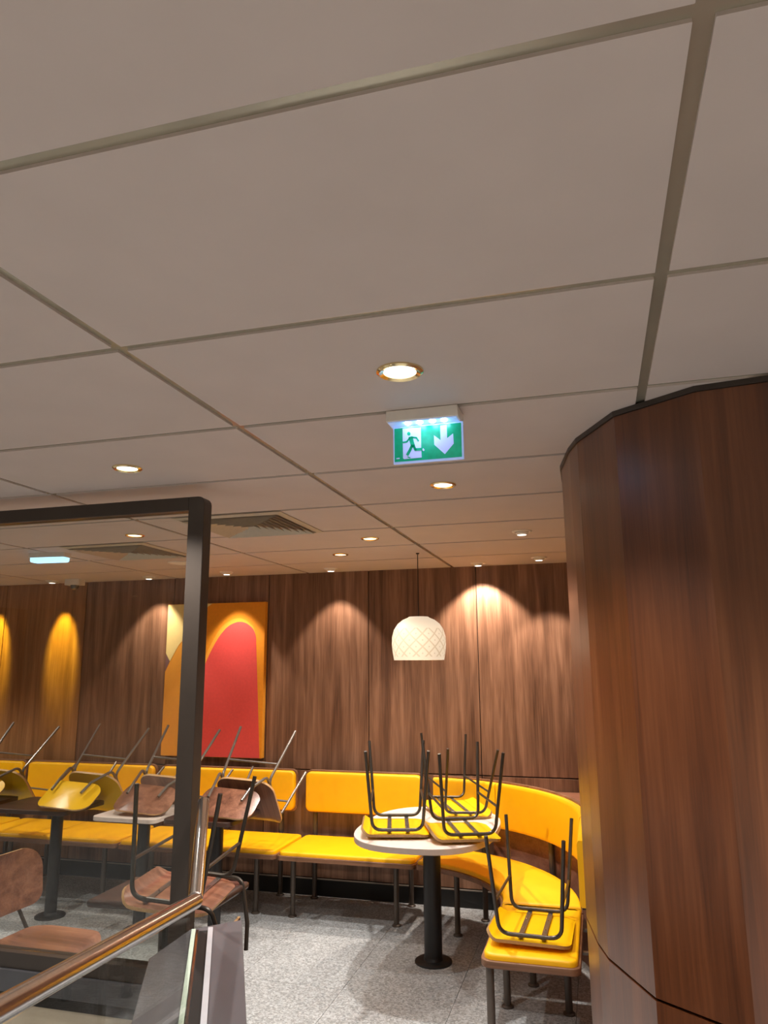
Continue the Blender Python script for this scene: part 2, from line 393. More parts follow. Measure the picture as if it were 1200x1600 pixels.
def downlight(x, y, label, energy=DOWN, group='round recessed downlights in the ceiling', size=120, blend=0.7, glow=True, col_=(1, 0.93, 0.86), k=1.0):
    t = empty('downlight', label, 'ceiling light', (x, y, CEIL), (0, 0, random.random()*6), group)
    t.scale = (k, k, 1)
    for nm, me in (('ring', ringme), ('lens', lensme if glow else lensdim)):
        o = bpy.data.objects.new(nm, me); col.objects.link(o); o.parent = t
    spot('downlight_beam', t, energy, size, blend, color=col_, rad=0.022)
    return t
downlight(-0.433, 1.693, 'brass-ringed round downlight nearest, just above the green exit sign', k=1.1)
downlight(-1.643, 2.302, 'round downlight left, above the dark frame of the glass screen')
downlight(-0.566, 2.91, 'round downlight just below the exit sign')
downlight(-1.241, 4.096, 'brass-ringed downlight right of the large square vent', energy=DOWN*1.6, size=110)
downlight(-1.618, 4.657, 'round downlight left of the pendant lamp cord, farther of a diagonal pair', energy=DOWN*0.8)
downlight(-2.477, 3.582, 'round downlight seen through the glass, above the farther vent')
downlight(-4.30, 4.25, 'round downlight seen through the glass, left of the blue-lit emergency lamp')
def gimbal(x, y, label, energy=WALLW*0.9, size=62, tilt=14, color=(1, 0.84, 0.71), lit=True, blend=0.35, az=0):
    t = empty('wall_washer', label, 'ceiling light', (x, y, CEIL), (0, 0, R(az)), 'small tilting spotlights near the walls')
    for nm, me in (('ring', gringme), ('lamp_head', headme)):
        o = bpy.data.objects.new(nm, me); col.objects.link(o); o.parent = t
    l = MB(); l.lathe([(0.022, 0.0), (0.022, -0.014), (0.001, -0.016)], 20)
    o = l.obj('lens', [LAMPGLOW if lit else LAMPDIM], t); o.location = (0, 0, -0.0085)
    if lit is not None: spot('wall_washer_beam', t, energy, size, blend, rot=(R(tilt), 0, 0), color=color, z=-0.03)
    return t
gimbal(-1.94, 5.36, 'small spotlight by the back wall, left of the pendant lamp, over the tall single bench', size=78, tilt=10)
gimbal(-2.80, 5.30, 'small spotlight by the back wall above the arch painting', size=72, tilt=6)
gimbal(-3.56, 5.38, 'small spotlight by the back wall just left of the painting, behind glass', size=78, tilt=10)
gimbal(-0.80, 5.40, 'small spotlight by the back wall right of the pendant lamp', size=96, tilt=12, energy=WALLW*2.1)
gimbal(-4.52, 5.38, 'small yellow spotlight on the golden panels, right of two', color=(1, 0.76, 0.05), energy=WALLW*2.6, size=33, tilt=24)
gimbal(-5.24, 5.38, 'small yellow spotlight on the golden panels, left of two', color=(1, 0.76, 0.05), energy=WALLW*2.6, size=33, tilt=24)
gimbal(-0.347, 5.239, 'small spotlight in the far right ceiling corner beside the clad column', energy=WALLW*1.2, size=80, tilt=8, az=-20)
gimbal(-0.361, 4.13, 'white tilting spotlight over the curved bench, nearer the column', energy=WALLW*0.8, size=90, tilt=25, az=60)
# unseen downlights added to light the room, its right ceiling and column
for k, (x, y) in enumerate(((-0.5, 0.2), (-2.6, 0.2), (-4.7, 0.9), (-0.5, -1.6), (-2.6, -1.6), (-4.7, -1.6), (1.0, 1.05), (1.5, 0.2), (1.5, -1.6), (-4.0, 2.4), (-5.6, 2.9), (-5.8, 4.3))):
    t = downlight(x, y, energy=DOWN*(1.7 if x > 0 else 1.25), label='unseen round downlight added to light the room', group='unseen round downlights added for room light')
# speaker disc
t = empty('ceiling_speaker', 'round white ceiling speaker left of the frame post, behind glass', 'speaker', (-2.85, 4.69, CEIL))
m = MB(); ring(m, 0.078, 0.088, -0.004, 0.004); m.obj('rim', [WHITEP], t)
m = MB(); m.lathe([(0.079, 0.003), (0.079, -0.003), (0.05, -0.008), (0.001, -0.010)], 32); m.obj('grille', [WHITEP], t)
# camera dome
t = empty('dome_camera', 'white dome camera at the ceiling where golden and brown panels meet', 'security camera', (-4.27, 5.36, CEIL))
m = MB(); m.prism(rrect(-0.075, 0.075, -0.05, 0.05, 0.02), -0.05, 0.0); m.obj('housing', [WHITEP], t)
m = MB(); m.lathe([(0.036, -0.0501), (0.036, -0.062), (0.028, -0.08), (0.012, -0.089), (0.001, -0.091)], 24); m.obj('dome', [STRAP], t)
# emergency lamp
t = empty('emergency_lamp', 'long emergency ceiling lamp glowing blue-white, seen through the glass', 'emergency light', (-3.42, 4.03, CEIL), (0, 0, R(6)))
m = MB(); m.prism(rrect(-0.13, 0.13, -0.045, 0.045, 0.015), -0.03, 0.0); m.obj('housing', [WHITEP], t)
m = MB(); m.pad([(x, -y) for x, y in rrect(-0.125, 0.125, -0.04, 0.04, 0.02)], 0.0, 0.028, 0.012); o = m.obj('lens', [EMLENS], t); o.location = (0, 0, -0.0305); o.rotation_euler = (PI, 0, 0)
# vents
def vent(x, y, label, n=8):
    t = empty('ceiling_vent', label, 'air vent', (x, y, CEIL), group='square four-way ceiling vents')
    m = MB(); m.box(-0.27, 0.27, -0.27, 0.27, 0.001, 0.0035); m.obj('dark_throat', [VENTDARK], t, 0)
    def sq(mb, h0, z0, h1, z1):
        vs = [(-h0, -h0, z0), (h0, -h0, z0), (h0, h0, z0), (-h0, h0, z0), (-h1, -h1, z1), (h1, -h1, z1), (h1, h1, z1), (-h1, h1, z1)]
        vs2 = [(a, b, c+0.0018) for a, b, c in vs]
        mb.add(vs+vs2, [(0, 1, 5, 4), (1, 2, 6, 5), (2, 3, 7, 6), (3, 0, 4, 7)] + [(13-1+0, 12+0, 8, 9)][:0] +
               [(12, 13, 9, 8), (13, 14, 10, 9), (14, 15, 11, 10), (15, 12, 8, 11),
                (0, 8, 9, 1), (1, 9, 10, 2), (2, 10, 11, 3), (3, 11, 8, 0), (4, 5, 13, 12), (5, 6, 14, 13), (6, 7, 15, 14), (7, 4, 12, 15)])
    m = MB(); sq(m, 0.295, -0.004, 0.268, -0.012); m.obj('frame', [VENTM], t, 0)
    for k in range(n):
        h = 0.256-0.031*k; m = MB(); sq(m, h, -0.018, h-0.017, -0.001); m.obj('slat', [VENTM], t, 0)
    return t
vent(-1.715, 3.497, 'large square four-way ceiling vent right of the dark frame post')
vent(-2.87, 4.10, 'square ceiling vent seen through the glass screen')

# exit sign
ex = empty('exit_sign', 'green and white running-man exit sign with down arrow, hung under the ceiling', 'exit sign', (-0.44, 2.02, CEIL))
m = MB(); m.prism([(-0.108, -0.05), (0.104, -0.05), (0.104, 0.05), (-0.108, 0.05)], -0.034, -0.0005); m.obj('housing', [WHITEP], ex, bevel=0.003)
m = MB(); m.box(-0.103, 0.099, -0.045, 0.045, -0.0365, -0.0345); m.obj('light_bar', [ACRYL], ex, 0)
for x in (-0.047, -0.012, 0.026, 0.060):
    m = MB(); m.lathe([(0.0085, 0), (0.0085, -0.003), (0.004, -0.0055), (0.001, -0.006)], 14, (x, -0.028, -0.037)); m.obj('led', [LEDBLUE], ex)
PW0, PW1, PZ0, PZ1 = -0.098, 0.110, -0.150, -0.048   # acrylic panel
m = MB(); m.box(PW0, PW1, -0.004, 0.004, PZ0, -0.0375); pan = m.obj('panel', [ACRYL], ex, 0, bevel=0.001)
U0, U1, V0, V1 = PW0+0.004, PW1-0.005, -0.042, PZ0+0.006
def uv(x, y):
    u = (x-316)/650; yt = 430-62*u; v = (y-yt)/307
    return (U0+(U1-U0)*u, V0+(V1-V0)*v)
m = MB(); m.prism([(U0, V1), (U1, V1), (U1, V0), (U0, V0)], -0.0050, -0.0041, ax='Y'); m.obj('green_field', [SIGNGREEN], ex, 0)
def flat(pts, y0, y1, mm, name):
    q = MB(); q.prism([uv(*p) for p in pts], y0, y1, ax='Y'); return q.obj(name, [mm], ex, 0)
flat([(398, 428), (578, 414), (578, 600), (582, 690), (410, 708), (400, 700)], -0.0058, -0.0051, SIGNWHITE, 'door_symbol')
man = MB()
def limb(pts, ww):
    for (a, b_) in zip(pts[:-1], pts[1:]):
        a = Vector(a); b_ = Vector(b_); d = (b_-a).normalized(); nn = Vector((-d.y, d.x))*ww/2; a = a-d*ww*0.25; b_ = b_+d*ww*0.25
        man.prism([uv(*(a+nn)), uv(*(b_+nn)), uv(*(b_-nn)), uv(*(a-nn))], -0.0068, -0.0059, ax='Y')
man.prism([uv(460+17*math.cos(t*PI/8), 475+17*math.sin(t*PI/8)) for t in range(16)], -0.0068, -0.0059, ax='Y')
limb([(478, 512), (500, 590)], 40); limb([(470, 512), (440, 550), (404, 556)], 15); limb([(490, 508), (535, 512), (553, 540)], 15)
limb([(490, 585), (470, 625), (444, 668)], 26); limb([(505, 585), (522, 620), (585, 614)], 24); limb([(448, 688), (470, 696)], 10)
man.obj('running_man', [SIGNGREEN], ex, 0)
flat([(598, 603), (612, 622), (600, 632), (588, 622)], -0.0058, -0.0051, SIGNWHITE, 'foot_mark')
flat([(766, 396), (828, 390), (830, 512), (888, 468), (892, 558), (805, 655), (706, 572), (704, 486), (767, 530)], -0.0058, -0.0051, SIGNWHITE, 'arrow_symbol')
flat([(335, 700), (366, 697), (366, 706), (335, 709)], -0.0058, -0.0051, SIGNWHITE, 'small_print')
l = bpy.data.lights.new('exit_glow', 'SPOT'); l.energy = 0.5; l.color = (0.42, 0.6, 1); l.shadow_soft_size = 0.05; l.spot_size = R(165); l.spot_blend = 0.3
lo_ = bpy.data.objects.new('exit_glow', l); col.objects.link(lo_); lo_.parent = ex; lo_.location = (0, -0.03, -0.056)

# pendant lamp
SHADE = bpy.data.materials.new('patterned_shade_lit'); SHADE.use_nodes = True
nt = SHADE.node_tree; b = nt.nodes['Principled BSDF']; L = nt.links.new
tc = nt.nodes.new('ShaderNodeTexCoord'); sx = nt.nodes.new('ShaderNodeSeparateXYZ'); L(tc.outputs['Object'], sx.inputs[0])
def M(op, a, b_=None, c=None):
    n_ = nt.nodes.new('ShaderNodeMath'); n_.operation = op
    for i, q in enumerate((a, b_, c)):
        if q is None: continue
        if isinstance(q, (int, float)): n_.inputs[i].default_value = q
        else: L(q, n_.inputs[i])
    return n_.outputs[0]
ang = M('ARCTAN2', sx.outputs[1], sx.outputs[0])
u = M('MULTIPLY', ang, 13/(2*PI)*1.0)           # 13 diamonds round
vv = M('MULTIPLY', sx.outputs[2], 1/0.082)
fa = M('ABSOLUTE', M('SUBTRACT', M('FRACT', M('ADD', u, vv)), 0.5))
fb = M('ABSOLUTE', M('SUBTRACT', M('FRACT', M('SUBTRACT', u, vv)), 0.5))
la = M('LESS_THAN', fa, 0.075); lb = M('LESS_THAN', fb, 0.075)
dot = M('LESS_THAN', M('ADD', M('SUBTRACT', 0.5, fa), M('SUBTRACT', 0.5, fb)), 0.10)
pat = M('MINIMUM', M('ADD', M('ADD', la, lb), dot), 1.0)
band = M('MULTIPLY', M('GREATER_THAN', sx.outputs[2], 0.02), M('LESS_THAN', sx.outputs[2], 0.20))
fac = M('MULTIPLY', pat, band)
mx = nt.nodes.new('ShaderNodeMix'); mx.data_type = 'RGBA'; L(fac, mx.inputs[0])
mx.inputs['A'].default_value = srgb(255, 236, 208); mx.inputs['B'].default_value = srgb(218, 192, 158)
b.inputs['Base Color'].default_value = srgb(150, 132, 108); L(mx.outputs['Result'], b.inputs['Emission Color']); b.inputs['Emission Strength'].default_value = 0.66
b.inputs['Roughness'].default_value = 0.6
pl = empty('pendant_lamp', 'cream dome pendant lamp with diamond pattern hanging on a thin cord', 'pendant lamp', (-1.11, 4.763, 1.708))
m = MB()
out_ = [(0.163, 0.0), (0.172, 0.05), (0.177, 0.10), (0.175, 0.15), (0.162, 0.195), (0.138, 0.232), (0.105, 0.258), (0.072, 0.272), (0.064, 0.278), (0.02, 0.279)]
inn_ = [(0.02, 0.273), (0.07, 0.266), (0.10, 0.252), (0.132, 0.227), (0.157, 0.192), (0.170, 0.15), (0.172, 0.10), (0.167, 0.05), (0.158, 0.0)]
prof = out_+inn_; o = 0; seg = 48; n = len(prof)
for rr, z in prof:
    for k in range(seg): m.v.append((rr*math.cos(2*PI*k/seg), rr*math.sin(2*PI*k/seg), z))
for i in range(n):
    for k in range(seg):
        j = (k+1) % seg; i2 = (i+1) % n; m.f.append([i*seg+k, i*seg+j, i2*seg+j, i2*seg+k]); m.m.append(0)
m.obj('lamp_shade', [SHADE], pl)
m = MB(); m.tube([(0, 0, 0.262), (0, 0, CEIL-1.708-0.012)], 0.003, 8); m.obj('cord', [CORD], pl)
m = MB(); m.lathe([(0.012, 0.0), (0.012, -0.004), (0.005, -0.010)], 16, (0, 0, CEIL-1.708-0.0005)); m.obj('ceiling_cup', [CORD], pl)
m = MB(); m.lathe([(0.010, 0.262), (0.018, 0.24), (0.018, 0.19), (0.034, 0.16), (0.036, 0.13), (0.02, 0.10), (0.001, 0.098)], 20); m.obj('bulb', [LAMPGLOW], pl)
l = bpy.data.lights.new('pendant_light', 'POINT'); l.energy = 5; l.color = (1, 0.85, 0.66); l.shadow_soft_size = 0.05
lo_ = bpy.data.objects.new('pendant_light', l); col.objects.link(lo_); lo_.parent = pl; lo_.location = (0, 0, 0.05)

# painting
PX0, PX1, PZa, PZb = -3.46, -2.565, 0.965, 2.185
pt = empty('arch_painting', 'orange canvas with a tall red arch, on the back wall partly behind the frame post', 'painting', (PX0, WY-0.045, PZa))
PWD, PHT = PX1-PX0, PZb-PZa
m = MB(); m.box(0, PWD, 0.0, 0.0445, 0, PHT); m.obj('canvas', [OR1], pt, 0, bevel=0.002)
def pc(x, y):   # point in the zoomed picture -> canvas
    tl, trr, br, bl = (235, 722), (758, 703), (733, 1542), (192, 1530)
    v_ = (y-712)/(1536-712); xl = tl[0]+(bl[0]-tl[0])*v_; xr = trr[0]+(br[0]-trr[0])*v_
    u_2 = (x-xl)/(xr-xl); yt = tl[1]+(trr[1]-tl[1])*u_2; yb = bl[1]+(br[1]-bl[1])*u_2
    v_ = (y-yt)/(yb-yt); return (min(max(u_2, 0.002), 0.998)*PWD, min(max(1-v_, 0.002), 0.998)*PHT)
def curve(pts, k=6):
    out = []
    for i in range(len(pts)-1):
        p0, p1, p2, p3 = pts[max(i-1, 0)], pts[i], pts[i+1], pts[min(i+2, len(pts)-1)]
        for j in range(k):
            t = j/k
            out.append(tuple(0.5*(2*p1[c]+(p2[c]-p0[c])*t+(2*p0[c]-5*p1[c]+4*p2[c]-p3[c])*t*t+(3*p1[c]-p0[c]-3*p2[c]+p3[c])*t**3) for c in (0, 1)))
    return out+[pts[-1]]
def paint(pts, y0, y1, mm, name):
    q = MB(); q.prism([pc(*p) for p in pts], y0, y1, ax='Y'); q.obj(name, [mm], pt, 0)
paint([(430, 715), (478, 710), (758, 703), (733, 1542), (722, 1541)] + curve([(714, 1100), (704, 880), (672, 820), (620, 795), (560, 815), (500, 880), (400, 1080)]) + [(420, 760)], -0.001, 0.0, OR2, 'amber_field')
paint([(235, 722), (478, 712), (455, 730), (440, 750), (430, 775), (360, 870), (295, 940), (243, 1032), (222, 990)], -0.0015, 0.0, PALEY, 'pale_field')
paint([(222, 990), (243, 1032), (216, 1088)], -0.0015, 0.0, MAUVE, 'mauve_corner')
paint(curve([(345, 1537), (365, 1290), (405, 1130), (440, 1040), (480, 955), (520, 888), (565, 838), (620, 815), (668, 830), (704, 882), (710, 1000), (722, 1541)]), -0.002, 0.0, RED, 'red_arch')

# ================================================================== BENCHES
def flange(mb, x, y):
    mb.lathe([(0.030, 0), (0.030, 0.006), (0.022, 0.012)], 16, (x, y, 0))
def round_leg(parent, x, y, z1, r=0.018):
    m = MB(); m.tube([(x, y, 0.004), (x, y, z1)], r, 12); flange(m, x, y); return m.obj('leg', [TAUPE], parent)
def bench(xa, xb, ba, bb_, label, legs=None, seams=()):
    t = empty('bench', label, 'bench', (xa, 4.92, 0), group='yellow padded benches along the back wall')
    W = xb-xa; D = 0.545
    m = MB(); m.prism(rrect(0, W, 0, D, 0.035), 0.395, 0.425); m.obj('seat_board', [RIMWOOD], t, bevel=0.003)
    m = MB(); m.pad(rrect(0.010, W-0.010, 0.010, D-0.01, 0.04), 0.4255, 0.450, 0.012); c = m.obj('seat_cushion', [VINYL], t)
    for s_ in seams:
        m = MB(); m.tube([(s_, 0.02, 0.4495), (s_, D-0.02, 0.4495)], 0.0035, 6); m.obj('seam', [SEAM], c)
    lx = legs or (0.05, W-0.16)
    for x in lx:
        round_leg(t, x, 0.18, 0.3945)
        m = MB(); m.tube([(x, 0.595, 0.004), (x, 0.595, 0.84)], 0.018, 12); flange(m, x, 0.595); m.obj('rear_post', [TAUPE], t)
    for ya, ins in ((0.165, -0.015), (0.580, 0.02)):
        m = MB(); m.box(min(lx)+ins, max(lx)-ins, ya, ya+0.03, 0.372, 0.3945); m.obj('under_rail', [TAUPE], t, 0)
    x0, x1 = ba-xa, bb_-xa
    # back: board behind, cushion on the front
    m = MB(); m.prism(rrect(x0, x1, 0.600, 0.905, 0.045), 0.553, 0.576, ax='Y'); m.obj('back_board', [RIMWOOD], t, bevel=0.003)
    q = MB(); q.pad(rrect(x0+0.012, x1-0.012, 0.612, 0.893, 0.04), 0.0, 0.036, 0.014)
    q.v = [(x, 0.5525-z, y) for x, y, z in q.v]; q.f = [f[::-1] for f in q.f]
    q.obj('back_cushion', [VINYL], t)
    return t
bench(-2.158, -1.195, -2.168, -1.255, 'yellow bench with brown rim, right of the arch painting, left of the round table', legs=(0.055, 0.79))
bench(-3.398, -2.166, -3.408, -2.235, 'yellow bench under the painting, behind the table with glossy walnut chair', seams=(0.62,), legs=(0.18, 1.02))
bench(-4.665, -3.408, -4.668, -3.445, 'yellow bench behind the glass, second from the left edge', seams=(0.63,), legs=(0.2, 1.05))
bench(-5.93, -4.672, -5.94, -4.695, 'yellow bench at the left edge behind the glass, on golden panels', seams=(0.63,), legs=(0.2, 1.05))
# curved bench
cb = empty('curved_bench', 'curved yellow corner bench with tall curved back, behind the round table', 'bench', (CX, CY, 0))
def arcl(r, a0, a1, n): return [(r*math.cos(R(a0+(a1-a0)*k/n)), r*math.sin(R(a0+(a1-a0)*k/n))) for k in range(n+1)]
RI, RO = 0.70, 1.125
m = MB(); m.prism(arcl(RO, 1, 83.2, 20)+arcl(RI, 83.2, 1, 20), 0.395, 0.425); m.obj('seat_board', [RIMWOOD], cb, bevel=0.003)
m = MB(); m.pad(arcl(RO-0.008, 1.2, 82.8, 20)+arcl(RI+0.012, 82.8, 1.2, 20), 0.4255, 0.450, 0.012); m.obj('seat_cushion', [VINYL], cb)
def curved_pad(path, z0, z1, t0, t1, mm, name, parent, rad=0.02, off=0.0):
    # path points with outward normals; a panel from t0 to t1 along the normal
    q = MB(); prof = []
    for (z, t) in ((z0, t1), (z1, t1), (z1, t0+rad*0.4), (z1-rad*0.4, t0+rad*0.12), (z1-rad, t0), (z0+rad, t0), (z0+rad*0.4, t0+rad*0.12), (z0, t0+rad*0.4)): prof.append((z, t))
    n_ = len(prof)
    for (p, nn) in path:
        for z, t in prof: q.v.append((p[0]+nn[0]*t, p[1]+nn[1]*t, z))
    for i in range(len(path)-1):
        for k in range(n_):
            j = (k+1) % n_; q.f.append([i*n_+k, i*n_+j, (i+1)*n_+j, (i+1)*n_+k]); q.m.append(0)
    q.f.append(list(reversed(range(n_)))); q.m.append(0); q.f.append([(len(path)-1)*n_+k for k in range(n_)]); q.m.append(0)
    return q.obj(name, [mm], parent, 40)
def pth(a0, a1, n=16): return [((RO*math.cos(R(a)), RO*math.sin(R(a))), (math.cos(R(a)), math.sin(R(a)))) for a in [a0+(a1-a0)*k/n for k in range(n+1)]]
curved_pad(pth(84.5, 60.3), 0.612, 0.893, 0.005, 0.045, VINYL, 'back_cushion', cb)
curved_pad(pth(60.0, 0.6, 24), 0.612, 0.893, 0.005, 0.045, VINYL, 'back_cushion', cb)
curved_pad(pth(85, 0.5, 30), 0.600, 0.905, 0.0455, 0.066, RIMWOOD, 'back_board', cb, rad=0.002)
for a in (12, 40, 68):
    c_, s_ = math.cos(R(a)), math.sin(R(a))
    m = MB(); m.tube([(0.86*c_, 0.86*s_, 0.004), (0.86*c_, 0.86*s_, 0.3945)], 0.018, 12); flange(m, 0.86*c_, 0.86*s_); m.obj('leg', [TAUPE], cb)
    m = MB(); m.tube([((RO+0.086)*c_, (RO+0.086)*s_, 0.004), ((RO+0.086)*c_, (RO+0.086)*s_, 0.86)], 0.018, 12); flange(m, (RO+0.086)*c_-0.008*c_, (RO+0.086)*s_-0.008*s_); m.obj('rear_post', [TAUPE], cb)
    m = MB(); m.tube([(0.88*c_, 0.88*s_, 0.384), ((RO+0.068)*c_, (RO+0.068)*s_, 0.384)], 0.010, 8); m.obj('bracket', [TAUPE], cb)
# end bench
eb = empty('bench', 'straight yellow end bench nearest the clad column, with an upturned stool on it', 'bench', (-0.568, 3.50, 0))
W = 0.425; D = 0.722
m = MB(); m.prism(rrect(0, W, 0, D, [0.004, 0.004, 0.05, 0.04]), 0.395, 0.425); m.obj('seat_board', [RIMWOOD], eb, bevel=0.003)
m = MB(); m.pad(rrect(0.012, W-0.01, 0.012, D-0.006, [0.01, 0.01, 0.05, 0.04]), 0.4255, 0.450, 0.012); m.obj('seat_cushion', [VINYL], eb)
for x in (0.035, W-0.09):
    for y in ((0.06, 0.62) if x < 0.1 else (0.62,)): round_leg(eb, x+(0.0 if y < 0.1 else 0.0), y, 0.3945)
epath = [((W, y), (1, 0)) for y in (D-0.002, 0.5, 0.3, 0.185)]
curved_pad(epath, 0.612, 0.893, 0.005, 0.045, VINYL, 'back_cushion', eb)
curved_pad(epath, 0.600, 0.905, 0.0455, 0.066, RIMWOOD, 'back_board', eb, rad=0.002)
for y in (0.3, 0.6):
    m = MB(); m.tube([(W+0.06, y, 0.40), (W+0.06, y, 0.60)], 0.012, 8); m.box(W-0.04, W+0.07, y-0.012, y+0.012, 0.385, 0.3945); m.obj('back_bracket', [TAUPE], eb)

# ================================================================== TABLES
def pedestal(t, x, y, h, r=0.052, rb=0.108, mm=BLACK):
    m = MB(); m.tube([(x, y, 0.012), (x, y, h)], r, 24); m.obj('pole', [mm], t)
    m = MB(); m.lathe([(rb, 0), (rb, 0.008), (rb-0.008, 0.013), (r+0.006, 0.016), (r, 0.03)], 32, (x, y, 0)); m.obj('base_plate', [mm], t)
TT = 0.757
rt = empty('pedestal_table', 'pale rounded table on a black pedestal with three upturned yellow stools', 'table', (-1.0, 4.50, 0))
pts = []
for k in range(56):
    th = 2*PI*k/56; c_, s_ = math.cos(th), math.sin(th); e = 2/2.7
    x = 0.398*math.copysign(abs(c_)**e, c_); y = 0.565*math.copysign(abs(s_)**e, s_); pts.append((x, y))
m = MB(); m.prism(pts, TT-0.032, TT, 0, 1); m.obj('tabletop', [PALETOP, EDGEPALE], rt, 30, bevel=0.003)
pedestal(rt, -0.01, 0.08, TT-0.0325)
def small_table(x0, x1, y0, y1, mm, edge, label, px=None, py=None):
    cx, cy = (x0+x1)/2, (y0+y1)/2
    t = empty('pedestal_table', label, 'table', (cx, cy, 0), group='small square tables along the wall benches')
    m = MB(); m.prism(rrect(x0-cx, x1-cx, y0-cy, y1-cy, 0.045), TT-0.035, TT-0.008, 0, 1); m.obj('tabletop', [mm, edge], t, 30, bevel=0.003)
    pedestal(t, (px or cx)-cx, (py or cy)-cy, TT-0.0355, 0.04, 0.10); return t
small_table(-4.03, -3.405, 4.34, 4.79, DARKTOP, DARKTOP, 'dark brown table carrying an upturned yellow chair, behind the glass', -3.72, 4.68)
small_table(-3.15, -2.69, 4.27, 4.76, PALETOP, PALETOP, 'white-topped table carrying an upturned walnut chair, just left of the frame post', -2.97, 4.60)
small_table(-2.66, -2.19, 4.30, 4.76, DARKTOP, DARKTOP, 'dark brown table carrying an upturned walnut chair, just right of the frame post', -2.43, 4.60)
small_table(-4.68, -4.13, 4.34, 4.78, DARKTOP, DARKTOP, 'dark brown table at the left edge carrying an upturned yellow chair')
dt = empty('pedestal_table', 'near dark brown table behind the frame post with an upturned walnut chair', 'table', (-1.80, 3.0, 0))
m = MB(); m.prism([(-0.26, -0.20), (0.27, -0.17), (0.27, 0.215), (-0.27, 0.155)], TT-0.035, TT-0.004, 0, 1); m.obj('tabletop', [DARKTOP, DARKTOP], dt, 30, bevel=0.012)
pedestal(dt, 0.0, 0.02, TT-0.0355, 0.045)

# ================================================================== CHAIRS AND STOOLS
def frame_parts(t, a, b_, c, tt, h, r=0.009, mm=STEEL, straps=(-0.06, 0.06), str_k=0.33):
    for s in (1, -1):
        m = MB(); m.tube(bend([(s*b_, -tt, 0.0), (s*a, -c, h), (s*a, c, h), (s*b_, tt, 0.0)], 0.055, 6), r, 10); m.obj('side_frame', [mm], t)
    for e in (1, -1):
        P = lambda s: Vector((s*a, e*c, h))*(1-str_k) + Vector((s*b_, e*tt, 0))*str_k
        m = MB(); m.tube([P(1), P(-1)], r*0.75, 8); m.obj('stretcher', [mm], t)
    for y in straps:
        m = MB(); N = 10
        for k in range(N+1):
            x = -a+2*a*k/N; z = h+0.008-0.012*math.cos(x/a*PI/2)*0
            m.v += [(x, y-0.011, z), (x, y+0.011, z), (x, y+0.011, z+0.003), (x, y-0.011, z+0.003)]
        for k in range(N):
            for i in range(4):
                j = (i+1) % 4; m.f.append([k*4+i, k*4+j, k*4+4+j, k*4+4+i]); m.m.append(0)
        m.f += [[3, 2, 1, 0], [N*4, N*4+1, N*4+2, N*4+3]]; m.m += [0, 0]
        so = m.obj('strap', [STRAP], t)
        for x in (-a*0.8, -a*0.35, a*0.35, a*0.8):
            q = MB(); q.lathe([(0.0045, 0.0005), (0.004, -0.002), (0.001, -0.003)], 8, (x, y, h+0.0075)); q.obj('screw', [CHROME], so)
def seat_shell(t, hx, y0, y1, h, mats, th=0.016, rc=0.06, curl=0.03, dish=0.008):
    def fn(u_, v_):
        z = h+0.028 - dish*(1-(u_/hx)**2)*0.6
        if v_ > y1-0.05: z -= curl*((v_-(y1-0.05))/0.05)**2
        if v_ < y0+0.09: z += 0.010*((y0+0.09-v_)/0.09)**2
        return Vector((u_, v_, z))
    m = MB(); m.shell(rrect(-hx, hx, y0, y1, rc, 6), fn, th, 0, 1, 7); return m.obj('seat', mats, t, 50)
def stool(label, loc, rot):
    t = empty('stool', label, 'stool', loc, rot, 'yellow stools turned upside down')
    frame_parts(t, 0.219, 0.334, 0.135, 0.169, 0.417, straps=(-0.055, 0.045))
    seat_shell(t, 0.232, -0.172, 0.195, 0.417, [YSHELL, EDGEDARK], 0.014)
    return t
s1 = stool('yellow stool upside down on the pale table, front left of three', (-1.149, 4.319, 1.220), (0.0, 3.16, 1.835))
def place(src, label, loc, rot, group=None):
    c = copy_tree(src); c.location = loc; c.rotation_euler = rot; c['label'] = label
    if group: c['group'] = group
    return c
place(s1, 'yellow stool upside down on the pale table, front right of three', (-0.775, 4.303, 1.220), (0.002, 3.16, 1.926))
place(s1, 'yellow stool upside down on the end bench beside the clad column', (-0.349, 3.832, 0.914), (-0.006, 3.19, 1.554))
place(s1, 'yellow stool leaning upside down at the back of the pale table', (-0.89, 4.86, 1.198), (0.05, 3.20, 5.195)).scale = (0.93, 0.93, 0.93)
def chair(label, loc, rot, sh=(0.17, 0.21, 0.17, 0.20, 0.42), mats=None, group=None, bw=0.0, b0=0.145, tm_=STEEL):
    a, b_, c, tt, h = sh
    t = empty('chair', label, 'chair', loc, rot, group)
    frame_parts(t, a, b_, c, tt, h, straps=(-0.08, 0.08), mm=tm_)
    seat_shell(t, a+0.035, -c-0.03, c+0.055, h, mats, 0.013, 0.10, 0.035, 0.02)
    for s in (1, -1):
        m = MB(); m.tube(bend([(s*(a-0.001), -c+0.05, h+0.002), (s*(a-0.001), -c-0.045, h+0.004), (s*(a-0.045), -c-0.103, h+0.16), (s*(a-0.055), -c-0.114, h+0.26)], 0.05, 6), 0.009, 10)
        m.obj('back_upright', [tm_], t)
    hw = a+0.025+bw
    def fn(u_, v_):
        return Vector((u_, -c-0.072-0.03*(v_/0.3)+0.045*(u_/hw)**2, h+v_))
    m = MB(); m.shell(rrect(-hw, hw, b0, 0.385, [0.10, 0.10, 0.06, 0.06], 6), fn, 0.012, 0, 1, 7); m.obj('backrest', mats, t, 50)
    return t
WAL = [PLY, EDGEPLY]; YEL = [YSHELL, EDGEPLY]
up = (0.875, 3.198, 0.005)
cw = chair('upturned walnut chair on the dark table, right of the frame post', (-2.274, 5.106, 1.085), up, tm_=LITTUBE, mats=WAL, group='chairs upturned on the tables along the wall')
